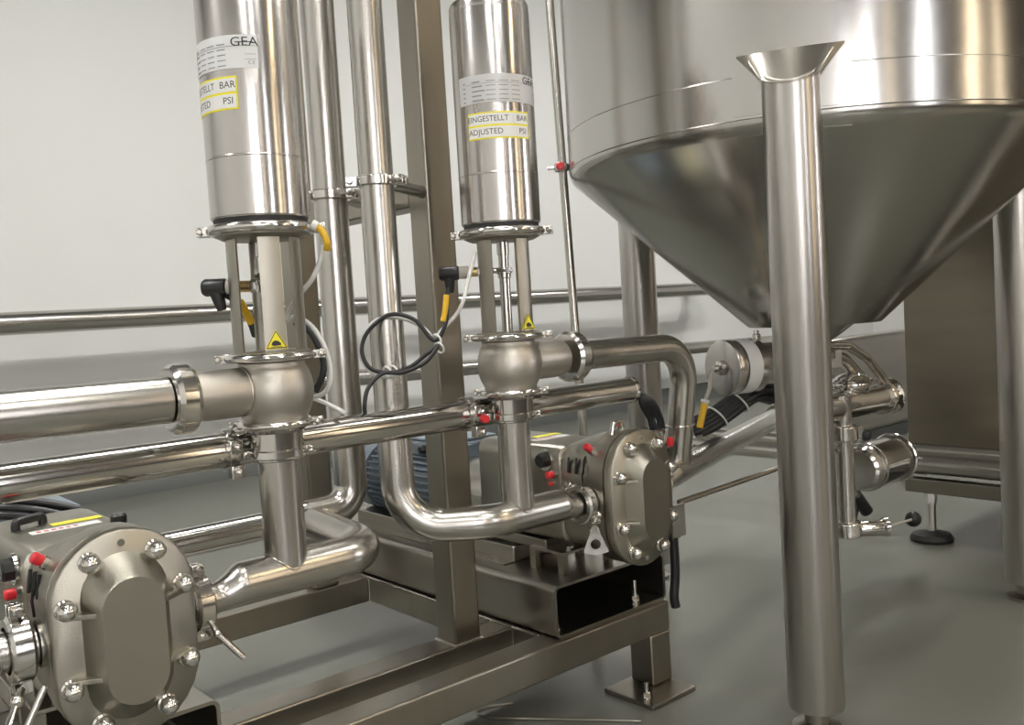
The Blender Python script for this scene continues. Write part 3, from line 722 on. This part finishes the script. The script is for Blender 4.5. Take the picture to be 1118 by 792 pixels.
tp0, tp1 = V((1.952+.004, 2.024+.03, 2.6)), V((1.921, 1.952, .55))
vt = thing('utility_pipe', 'thin upright pipe beside the left edge of the conical tank', 'pipe', (1.92, 1.95, 0))
d_ = V((1.952, 2.024, 1.916))-V((1.93, 1.97, .941)); d_.normalize()
base = V((1.93, 1.97, .941)); lo = base+d_*(-.54); hi = base+d_*2.2
build('pipe_run', MB().tube([(lo.x, lo.y, .003), lo, hi], .0128, 20, bend=.05), 'pipe', vt)
build('floor_flange', MB().lathe([(.035, 0), (.035, .008)], (lo.x, lo.y, .0005), n=24), 'bolt', vt)
pc = V((1.938, 1.999, 1.421)); rv = V((.762, -.647, 0))
t = thing('pipe_hanger', 'small clamp with red knob holding the thin upright pipe to the tank', 'pipe hanger', pc-V((0, 0, .02)))
build('hanger_band', MB().ring(pc, (0, 0, 1), .018, .004, .012, 28), 'bolt', t)
build('standoff', MB().lathe([(.0095, .022), (.0095, .076), (.0115, .077), (.0115, .084)], pc, rv, 20), 'bolt', t)
build('cross_bolt', MB().cyl(pc-rv*.022, pc-rv*.042, .005, n=14), 'bolt', t)
build('red_knob', MB().lathe([(.010, 0), (.013, .004), (.012, .014), (.008, .018)], pc-V((.012, .0, .0))-V((.012, .018, 0)), (-.55, -.83, -.05), 20), 'red', t)

# ------------------------------------------------------------------ conical tank
TX, TY, TR = 2.448, 1.487, .700
tk = thing('process_tank', 'large steel tank with conical bottom standing on three round legs', 'tank', (TX, TY, 0))
shell = build('tank_shell', MB().lathe([(TR, 1.404), (TR, 3.55)], (TX, TY, 0), n=128, cap=False), 'tank', tk)
pf = []
for i in range(9):   # knuckle between shell and cone
    a = math.radians(45)*i/8; rk = .05; pf.append((TR-rk+rk*math.cos(a), 1.402-rk*math.sin(a)))
rz = pf[-1]; pf += [(.196, .914), (.188, .907), (.12, .906)]
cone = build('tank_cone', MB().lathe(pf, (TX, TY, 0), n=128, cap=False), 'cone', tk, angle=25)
build('weld_seam', MB().torus((TX, TY, 1.403), (0, 0, 1), TR, .0016, 128, 6), 'cone', shell)
build('weld_seam', MB().torus((TX, TY, 1.50), (0, 0, 1), TR, .0010, 128, 6), 'tank', shell)
build('tank_top', MB().lathe([(TR, 3.55), (TR*.6, 3.72), (.05, 3.8)], (TX, TY, 0), n=96), 'tank', tk)
build('outlet_cone', MB().lathe([(.118, .906), (.045, .852), (.040, .846), (.040, .825)], (TX, TY, 0), n=64, cap=False), 'cone', tk, angle=25)
LEGS = [(1.822, 1.140), (3.028, 1.135), (2.486, 2.200)]
for k, (lx, ly) in enumerate(LEGS):
    dxy = V((lx-TX, ly-TY, 0)).normalized(); side = V((-dxy.y, dxy.x, 0)); rl = .0625; a = math.atan2(dxy.y, dxy.x)
    zt = 1.505
    n = 48; top = []; vs = []
    lg = MB()
    r0 = [V((lx+rl*.97*math.cos(2*PI*i/n), ly+rl*.97*math.sin(2*PI*i/n), .055)) for i in range(n)]
    r0b = [V((lx+rl*math.cos(2*PI*i/n), ly+rl*math.sin(2*PI*i/n), .060)) for i in range(n)]
    r1 = []
    for i in range(n):
        p = V((lx+rl*math.cos(2*PI*i/n), ly+rl*math.sin(2*PI*i/n), 0)); q = (p-V((lx, ly, 0))).dot(dxy); p.z = zt-.045*(q/rl); r1.append(p)
    lg.loft([r0, r0b, r1])
    lo_ = build('tank_leg', lg, 'leg', tk, angle=30, origin=(lx, ly, .78))
    # sloping closing plate, wider at the shell
    pl = MB(); fz, bz = zt-.048, zt+.040
    front = V((lx, ly, 0))+dxy*(rl+.002)
    back = V((TX, TY, 0))+dxy*(TR-.012)
    lowr, upr = [], []
    for i in range(13):
        q = -1+2*i/12; ph = math.radians(78)*q
        lowr.append(V((lx, ly, 0))+(dxy*math.cos(ph)+side*math.sin(ph))*(rl+.0015)+V((0, 0, fz+.030*(1-math.cos(ph)))))
        tt = a+.116/TR*q; upr.append(V((TX+(TR+.003)*math.cos(tt), TY+(TR+.003)*math.sin(tt), bz)))
    n_ = 13; vs = [p for p in lowr+upr]+[p-V((0, 0, .004)) for p in lowr+upr]; fs = []
    for i in range(n_-1): fs += [(i, i+1, n_+i+1, n_+i), (2*n_+i, 3*n_+i, 3*n_+i+1, 2*n_+i+1), (i, 2*n_+i, 2*n_+i+1, i+1), (n_+i, n_+i+1, 3*n_+i+1, 3*n_+i)]
    fs += [(0, n_, 3*n_, 2*n_), (n_-1, 3*n_-1, 4*n_-1, 2*n_-1)]
    pl.add(vs, fs)
    build('leg_cap_plate', pl, 'sheet', lo_)
    pad = MB(); hw = .128/TR*1.0
    vs_ = []
    for (t0, t1, z0, z1) in ((a-hw, a+hw, 1.41, bz),): cyl_patch(pad, (TX, TY), TR-.0005, t0, t1, z0, z1, .0030)
    build('shell_pad', pad, 'tank', lo_)
    pad = MB(); vs = []; m_ = 14
    for off in (0, .003):
        for (r_, z_) in ((rz[0]+.0005, rz[1]), (rz[0]-.062, rz[1]-.062)):
            for i in range(m_+1):
                tt = a-hw+2*hw*i/m_; vs.append((TX+(r_+off*.7)*math.cos(tt), TY+(r_+off*.7)*math.sin(tt), z_-off*.7))
    mm = m_+1; fs = []
    for i in range(m_): fs += [(2*mm+i, 2*mm+i+1, 3*mm+i+1, 3*mm+i), (i, mm+i, mm+i+1, i+1), (i, i+1, 2*mm+i+1, 2*mm+i), (mm+i, 3*mm+i, 3*mm+i+1, mm+i+1)]
    fs += [(0, 2*mm, 3*mm, mm), (m_, mm+m_, 3*mm+m_, 2*mm+m_)]
    pad.add(vs, fs); build('cone_pad', pad, 'cone', lo_)
    ft = MB().lathe([(.028, .018), (.028, .054)], (lx, ly, 0), n=28); ft.lathe([(.055, .0005), (.055, .010), (.030, .020)], (lx, ly, 0), n=36)
    build('leg_foot', ft, 'tube', lo_)

# ------------------------------------------------------------------ valve gear under the tank
g = thing('outlet_valve', 'tank outlet valve with round brushed actuator disc behind the front tank leg', 'valve', (TX, TY, .70))
build('outlet_neck', MB().lathe([(.040, .70), (.040, .80), (.058, .803), (.058, .824), (.042, .8245)], (TX, TY, 0), n=40), 'polish', g)
DC = on_y(788, 402, 1.60)
dr = V((1, 0, 0))
zc = DC.z; xd = DC.x; yd = 1.60
cyl = MB().lathe([(.0, 0), (.070, 0), (.078, .002), (.080, .006), (.080, .030), (.078, .034), (.078, .115), (.062, .120), (.062, .36)], (xd, yd, zc), (.97, -.24, .0), 56)
ac = build('actuator_cylinder', cyl, 'brush', g, angle=30)
axd = V((.97, -.24, 0)).normalized()
build('actuator_label', MB().lathe([(.0795, .036), (.0795, .085)], (xd, yd, zc), axd, 48, cap=False, a0=0, a1=4.6), 'labelw', ac)
hb = MB().lathe([(.022, -.001), (.020, -.012), (.010, -.014), (.010, -.030)], (xd, yd, zc), axd, 24); build('sensor_boss', hb, 'bolt', ac)
s_ = V((xd, yd, zc))-axd*.030
build('sensor_lead', MB().tube([s_, s_-axd*.012+V((-.004, -.004, -.012)), s_-axd*.014+V((-.004, 0, -.055)), s_-axd*.020+V((-.012, .004, -.085))], .0055, 12, bend=.01), 'grey', ac)
q0 = s_-axd*.020+V((-.012, .004, -.085)); q1 = q0+V((-.020, .010, -.078))
build('sensor_collar', MB().lathe([(.012, 0), (.013, .006), (.009, .012)], q0, q1-q0, 16), 'white', ac)
build('yellow_sleeve', MB().cyl(q0+(q1-q0)*.1, q1, .0095, n=16), 'yellow', ac)
build('top_port', MB().lathe([(.012, 0), (.012, .018), (.008, .02), (.008, .03)], (on_y(826, 372, 1.56).x, 1.56, zc+.070), n=12), 'bolt', g)

# level outlet manifold to the right of the leg
hp = thing('drain_manifold', 'short level steel pipe with end clamp right of the front tank leg below the cone', 'pipe', (2.62, 1.487, .62))
EP = on_y(968, 433, 1.487); hz = EP.z
build('manifold_tube', MB().cyl((TX, TY, hz), (EP.x-.02, TY, hz), .048, n=40), 'polish', hp)
build('manifold_riser', MB().cyl((TX, TY, hz), (TX, TY, .70), .040, n=32), 'polish', hp)
build('end_flange', MB().lathe([(.056, 0), (.060, .006), (.060, .016), (.052, .02), (.052, .045), (.060, .05), (.060, .062), (.05, .068)], (EP.x-.05, TY, hz), (1, 0, 0), 44), 'bolt', hp)
build('end_opening', MB().lathe([(.022, 0), (.022, .003)], (EP.x-.012, TY-.056, hz-.012), (.2, -1, 0), 24), 'dark', hp)
# bent bypass pipe
by = thing('bypass_pipe', 'thin bent steel pipe arching from the tank outlet down to the manifold end', 'pipe', (2.65, 1.48, .72))
P_ = lambda x, y, Y=1.47: on_y(x, y, Y)
build('bypass_tube', MB().tube([P_(897, 378), P_(925, 377), P_(946, 391), P_(972, 424), P_(972, 436)], .0145, 20, bend=.05), 'polish', by)
build('bypass_brace', MB().tube([P_(905, 386, 1.50), P_(921, 392, 1.50), P_(948, 422, 1.50)], .020, 18, bend=.05), 'pipe', by)
build('bypass_block', MB().obox(P_(907, 392, 1.47), (.762, -.647, 0), (.647, .762, 0), (0, 0, 1), .028, .02, .028), 'sheet', by, bevel=.003)
vb = MB().ball(P_(930, 420, 1.50), .062, zs=.62); vb.ring(P_(930, 416, 1.50), (0, 0, 1), .058, .006, .006, 36)
build('valve_body', vb, 'polish', by)

# sight tube
a_, b_ = P_(921, 464, 1.46), P_(926, 583, 1.46)
sg = thing('sight_tube', 'upright thin steel tube with a clamp at each end right of the front tank leg', 'pipe', b_)
cx_, cy_ = a_.x, a_.y; zt_, zb_ = a_.z, b_.z
build('upright_tube', MB().cyl((cx_, cy_, zb_+.01), (cx_, cy_, zt_+.09), .0260, n=28), 'pipe', sg)
for z_, nm in ((zt_-.025, 'clamp_block'), (zb_+.015, 'clamp_block')):
    cb = MB().ring((cx_, cy_, z_), (0, 0, 1), .034, .008, .024, 32); rt_ = V((.762, -.647, 0))
    for k in (-1, 1): cb.obox(V((cx_, cy_, z_))+rt_*k*.046, rt_, (.647, .762, 0), (0, 0, 1), .012, .010, .018)
    build(nm, cb, 'bolt', sg, bevel=.001)
kx = V((cx_, cy_, zt_-.03))+V((.762, -.647, 0))*.064
build('black_knob', MB().lathe([(.008, 0), (.016, .006), (.018, .02), (.014, .03)], kx-V((0, 0, .022)), (0, -.2, 1), 20), 'black', sg)
# sampling tap at the bottom
tpv = thing('sampling_tap', 'small level tap with a rod and black ball at the foot of the sight tube', 'tap', (cx_+.05, cy_-.04, zb_))
o0 = V((cx_, cy_, zb_+.013))+rt_*.030
build('tap_body', MB().lathe([(.020, 0), (.024, .01), (.024, .075), (.030, .08), (.030, .092)], o0, rt_, 28), 'polish', tpv)
bl = P_(997, 567, 1.44)
build('tap_rod', MB().cyl(o0+rt_*.09, bl, .0042, n=12), 'grey', tpv)
build('tap_ball', MB().ball(bl, .026), 'black', tpv)
cn = thing('cable_connector', 'black angled plug hanging behind the sight tube', 'connector', P_(940, 545, 1.52))
q0, q1 = P_(926, 528, 1.52), P_(934, 540, 1.52)
build('silver_nut', MB().cyl(q0, q1, .014, n=18), 'bolt', cn); build('plug_body', MB().cyl(q1, P_(946, 558, 1.52), .019, .021, n=20), 'black', cn)
build('plug_tail', MB().tube([P_(936, 545, 1.53), P_(931, 565, 1.54), P_(922, 573, 1.55)], .014, 14), 'black', cn)

# round steel canister between sight tube and cabinet frame
ca, cb_ = on_y(937, 513, 1.60), on_y(976, 500, 1.60)
cd_ = (cb_-ca).normalized()
can = thing('steel_canister', 'polished steel canister lying level between the sight tube and the cabinet frame', 'canister', (ca+cb_)/2-V((0, 0, .09)))
Lc = (cb_-ca).length
build('canister_body', MB().lathe([(.062, 0), (.072, .008), (.078, .03), (.082, .032), (.082, Lc-.02), (.079, Lc-.012)], ca, cd_, 48), 'polish', can, angle=30)
build('canister_rim', MB().torus(ca+cd_*(Lc-.004), cd_, .0835, .006, 48, 10), 'bolt', can)
build('canister_ring', MB().torus(ca+cd_*.05, cd_, .0825, .003, 48, 8), 'bolt', can)
build('canister_end', MB().lathe([(.079, Lc), (.05, Lc+.012), (.03, Lc+.03), (.03, Lc+.12)], ca, cd_, 40), 'pipe', can)

# ------------------------------------------------------------------ steel cabinet on its own frame, right edge
CX = 3.56
cab = thing('steel_cabinet', 'brownish brushed steel cabinet behind the tank at the right picture edge', 'cabinet', (CX+.5, .9, 0))
yl = on_x(988.5, 400, CX).y
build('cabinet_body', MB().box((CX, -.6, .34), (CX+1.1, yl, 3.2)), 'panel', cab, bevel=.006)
for z, r in ((.300, .036), (.352, .028)):
    x_ = CX-.040 if z < .32 else CX-.02
    build('frame_tube', MB().cyl((x_, -.6, z), (x_, 2.95 if z < .32 else 2.80, z), r, n=32), 'pipe', cab)
build('frame_beam', MB().box((CX-.06, -.6, .19), (CX-.01, yl-.01, .245)), 'tube', cab, bevel=.004)
build('frame_beam', MB().box((CX+1.0, -.6, .19), (CX+1.06, yl-.01, .34)), 'tube', cab, bevel=.004)
build('frame_beam', MB().box((CX+.0, yl-.07, .25), (CX+1.0, yl-.01, .338)), 'tube', cab, bevel=.004)
fp = on_z(1013, 592, .012)
for (x_, y_) in ((CX-.036, fp.y+.02), (CX-.036, -.5), (CX+1.03, fp.y+.02), (CX+1.03, -.5)):
    lf = MB().lathe([(.019, .03), (.019, .15)], (x_, y_, 0), n=18); lf.lathe([(.024, .15), (.024, .189)], (x_, y_, 0), n=6); ls = build('levelling_screw', lf, 'bolt', cab)
    build('levelling_pad', MB().lathe([(.078, .0005), (.080, .012), (.070, .028), (.030, .036), (.018, .040)], (x_, y_, 0), n=36), 'rubber', ls)
build('end_knob', MB().lathe([(.020, 0), (.020, .02)], (CX-.035, yl-.01, .222), (0, 1, 0), 20), 'bolt', cab)
low = thing('steel_enclosure', 'low grey steel enclosure against the wall between tank and brown cabinet', 'cabinet', (5.6, 3.3, 0))
build('enclosure_body', MB().box((5.15, 3.0, .08), (8.5, 3.16, .705)), 'sheet', low, bevel=.03)
build('enclosure_base', MB().box((5.2, 3.02, .0005), (8.45, 3.14, .0795)), 'skirt', low)
# thin tie rod and its bracket beside the pump
ra, rb = at_d(741, 549, 2.43), at_d(916, 489, 2.83)
tag(build('tie_rod', MB().cyl(ra, rb, .0075, n=16), 'tube'), 'thin dark rod running from beside the right pump to behind the front tank leg', 'rod')
bk = thing('support_bracket', 'small steel angle bracket right of the right pump cover', 'bracket', (1.84, 1.56, .38))
build('bracket_plate', MB().box((1.828, 1.545, .375), (1.856, 1.551, .465)), 'sheet', bk); build('bracket_web', MB().box((1.828, 1.551, .44), (1.834, 1.64, .465)), 'sheet', bk)

# ------------------------------------------------------------------ cables and hoses
def smooth(pts, n=10):
    P = [V(p) for p in pts]; out = []
    for i in range(len(P)-1):
        p0 = P[max(i-1, 0)]; p1 = P[i]; p2 = P[i+1]; p3 = P[min(i+2, len(P)-1)]
        for k in range(n):
            t = k/n; out.append(.5*((2*p1)+(p2-p0)*t+(2*p0-5*p1+4*p2-p3)*t*t+(3*p1-p0-3*p2+p3)*t**3))
    out.append(P[-1]); return out
def cable(name, label, pts, r, m, cat='cable', group=None, parent=None, n=12):
    o = build(name, MB().tube(smooth(pts), r, n), m, parent)
    if parent is None: tag(o, label, cat, group)
    return o
px = lambda l, d: [at_d(x, y, d+dd) for x, y, dd in l]
DR = 1.86
# right coil
cable('sensor_cable', 'black sensor cable coiled left of the right relief valve', px([(489, 314, .0), (488, 335, 0), (486, 355, 0), (474, 372, 0), (452, 349, .0), (425, 344, .0), (402, 362, 0), (395, 383, 0), (404, 402, 0), (424, 407, -.01), (446, 402, -.01), (468, 385, -.01), (478, 378, -.012), (464, 396, -.02), (440, 407, -.02), (418, 408, -.02), (402, 424, -.03), (398, 444, -.04), (399, 452, -.03)], DR), .0044, 'black')
o = cable('sensor_sleeve', '', px([(487.5, 322, 0), (486, 340, 0), (484, 351, 0)], DR-.001), .0062, 'yellow')
tag(o, 'yellow marker sleeve on the coiled cable by the right relief valve', 'cable marker')
cable('air_hose', 'milky clear air hose coiled with the black cable by the right relief valve', px([(519, 276, .03), (512, 303, .02), (506, 328, 0), (497, 345, 0), (480, 364, 0), (474, 382, .004), (456, 398, .004), (430, 411, .0), (408, 408, .0), (394, 388, .0), (399, 362, .0), (416, 348, .006), (440, 348, .006), (462, 358, .006), (474, 372, .006)], DR+.012), .0042, 'clear', 'hose')
for x, y, l in ((423, 406, 'left one at the foot of the coil'), (430, 405, 'right one at the foot of the coil'), (477, 371, 'upper one at the right end of the coil'), (480, 380, 'lower one at the right end of the coil')):
    tag(build('cable_tie', MB().torus(at_d(x, y, DR), (.9, .1, .3), .011, .0022, 18, 8), 'white'), 'small white cable tie, %s' % l, 'cable tie', 'ties on the coiled cable')
# left hoses
DL = 1.62
cable('air_hose', 'milky clear air hose curving down right of the left relief valve', px([(352, 268, .02), (349, 286, .02), (340, 306, .02), (327, 322, .04), (316, 338, .06), (312, 350, .06)], DL-.03), .0045, 'clear', 'hose')
cable('hose_marker', 'yellow hose end at the top clamp of the left relief valve', px([(345, 247, 0), (352, 253, 0), (357, 265, 0), (357, 272, .01)], DL-.04), .0062, 'yellow', 'hose')
build('hose_collar', MB().cyl(at_d(341, 245, DL-.04), at_d(347, 248, DL-.04), .0085, n=16), 'white', bpy.data.objects['hose_marker'])
cable('air_hose', 'clear hose looping round the right side of the left valve body', px([(312, 352, .06), (322, 346, .05), (340, 356, .05), (354, 378, .04), (361, 404, .03), (358, 424, .03), (346, 433, .04), (330, 431, .06)], DL), .0045, 'clear', 'hose')
cable('sensor_cable', 'black cable looping behind the left relief valve', px([(247, 322, -.02), (258, 330, .0), (272, 350, .05), (278, 366, .09)], DL), .006, 'black')
cable('sensor_cable', 'thick black cable arch right of the left relief valve yoke', px([(322, 352, .07), (338, 362, .07), (350, 384, .07), (353, 406, .07), (344, 428, .07)], DL+.01), .0065, 'black')
o = cable('sensor_sleeve', '', px([(262, 330, .0), (268, 340, .02), (274, 352, .04)], DL-.004), .0072, 'yellow'); tag(o, 'yellow marker sleeve on the cable inside the left valve yoke', 'cable marker')
cable('air_hose', 'clear hose lying across behind the left valve towards the conduit', px([(333, 432, .10), (355, 440, .12), (378, 452, .10)], DL+.03), .0045, 'clear', 'hose')
# motor cables at the left picture edge
for k in range(3):
    cable('motor_cable', 'black cables arching over the left motor at the left picture edge', [V((.358, 2.16+.07*k, .606)), V((.33, 2.14+.07*k, .625)), V((.34+.02*k, 2.05, .660+.012*k)), V((.44+.04*k, 1.98, .640)), V((.52, 1.97+.02*k, .56))], .009, 'cable', group='cables of the left motor')
# cables from the open conduit end into the sleeves behind the pump
for k in range(5):
    f = k-2
    cable('power_cable', 'black cables dropping from the open conduit end behind the right pump', [V((1.64, CY+.003*f, .783-.003*f)), V((1.73, CY+.004*f, .780-.004*f)), at_d(706+2.5*f, 440-1.5*f, 2.33), at_d(716+3.2*f, 459, 2.345), at_d(717+3.2*f, 474, 2.35)], .0065, 'cable', group='black cables leaving the conduit')
for k, (x, d) in enumerate(((714, 2.34), (741, 2.46))):
    t = thing('cable_sleeve', ('steel cable gland cup receiving the black cables', 'steel cup beside the cable gland behind the right pump')[k], 'cable gland', at_d(x, 488, d))
    c = at_d(x, 484, d); build('sleeve_cup', MB().lathe([(.032, 0), (.030, .01), (.026, .012), (.026, .040), (.036, .046), (.034, .047), (.024, .040), (.024, .012)], c-V((0, 0, .008)), n=32, cap=False), 'bolt', t)
    build('sleeve_ring', MB().torus(c-V((0, 0, .010)), (0, 0, 1), .036, .004, 36, 10), 'bolt', t)
t = thing('plug_fitting', 'small red capped fitting behind the right pump near the cable cups', 'fitting', at_d(728, 488, 2.33))
c = at_d(727, 484, 2.33); build('fitting_body', MB().cyl(c, c-V((0, 0, .06)), .008, n=14), 'black', t); c = at_d(731, 482, 2.32); build('red_plug', MB().lathe([(.008, 0), (.010, .006), (.008, .022)], c-V((0, 0, .012)), (.1, -.1, 1), 14), 'red', t)
# hose down the side of the base
cable('drain_hose', 'thick black hose hanging down the right side of the right pump base', [V((1.838, 1.555, .44)), V((1.838, 1.553, .385)), V((1.840, 1.553, .33)), V((1.838, 1.553, .27)), V((1.830, 1.553, .225)), V((1.833, 1.551, .195))], .0125, 'cable', 'hose')
tag(build('hose_clip', MB().box((1.812, 1.530, .385), (1.864, 1.536, .47)), 'sheet', bevel=.001), 'flat steel clip in front of the black hose right of the pump', 'clip')
# cable bundle under the actuator disc
bp = [(762, 466, 0), (776, 460, 0), (796, 446, 0), (812, 434, 0), (826, 427, .03), (846, 431, .06)]
for k in range(7):
    a = 2*PI*k/6; ox, oy = (8.6*math.cos(a), 8.6*math.sin(a)) if k else (0, 0)
    pts = px([(x+ox, y+oy, d) for i, (x, y, d) in enumerate(bp)], 2.78)
    cable('cable_bundle', 'bundle of black cables strapped under the actuator disc behind the front tank leg', pts, .0115, 'cable', group='black bundle below the actuator disc')
for x, y, l in ((783, 455, 'lower'), (806, 439, 'upper')):
    tag(build('cable_tie', MB().torus(at_d(x, y, 2.78), (.7, -.3, .6), .038, .003, 24, 8), 'white'), 'pale tie, %s of two round the black bundle under the actuator disc' % l, 'cable tie', 'ties round the black bundle')
# loose wire on the floor
cable('loose_wire', 'thin wire lying on the floor below the front rail', [on_z(x, y, .004) for x, y in ((560, 768), (535, 772), (521, 778), (530, 783), (560, 785), (620, 786), (700, 788))], .0025, 'tube', 'wire')

# ------------------------------------------------------------------ light and colour
w = bpy.data.worlds.new('world'); scn.world = w; w.use_nodes = True
w.node_tree.nodes['Background'].inputs[0].default_value = (.8, .85, 1, 1); w.node_tree.nodes['Background'].inputs[1].default_value = .05
scn.view_settings.view_transform = 'Standard'; scn.view_settings.look = 'None'; scn.view_settings.gamma = 1
scn.view_settings.use_curve_mapping = False
scn.view_settings.exposure = 0.45
scn.cycles.sample_clamp_indirect = 3.0
scn.cycles.blur_glossy = 1.5
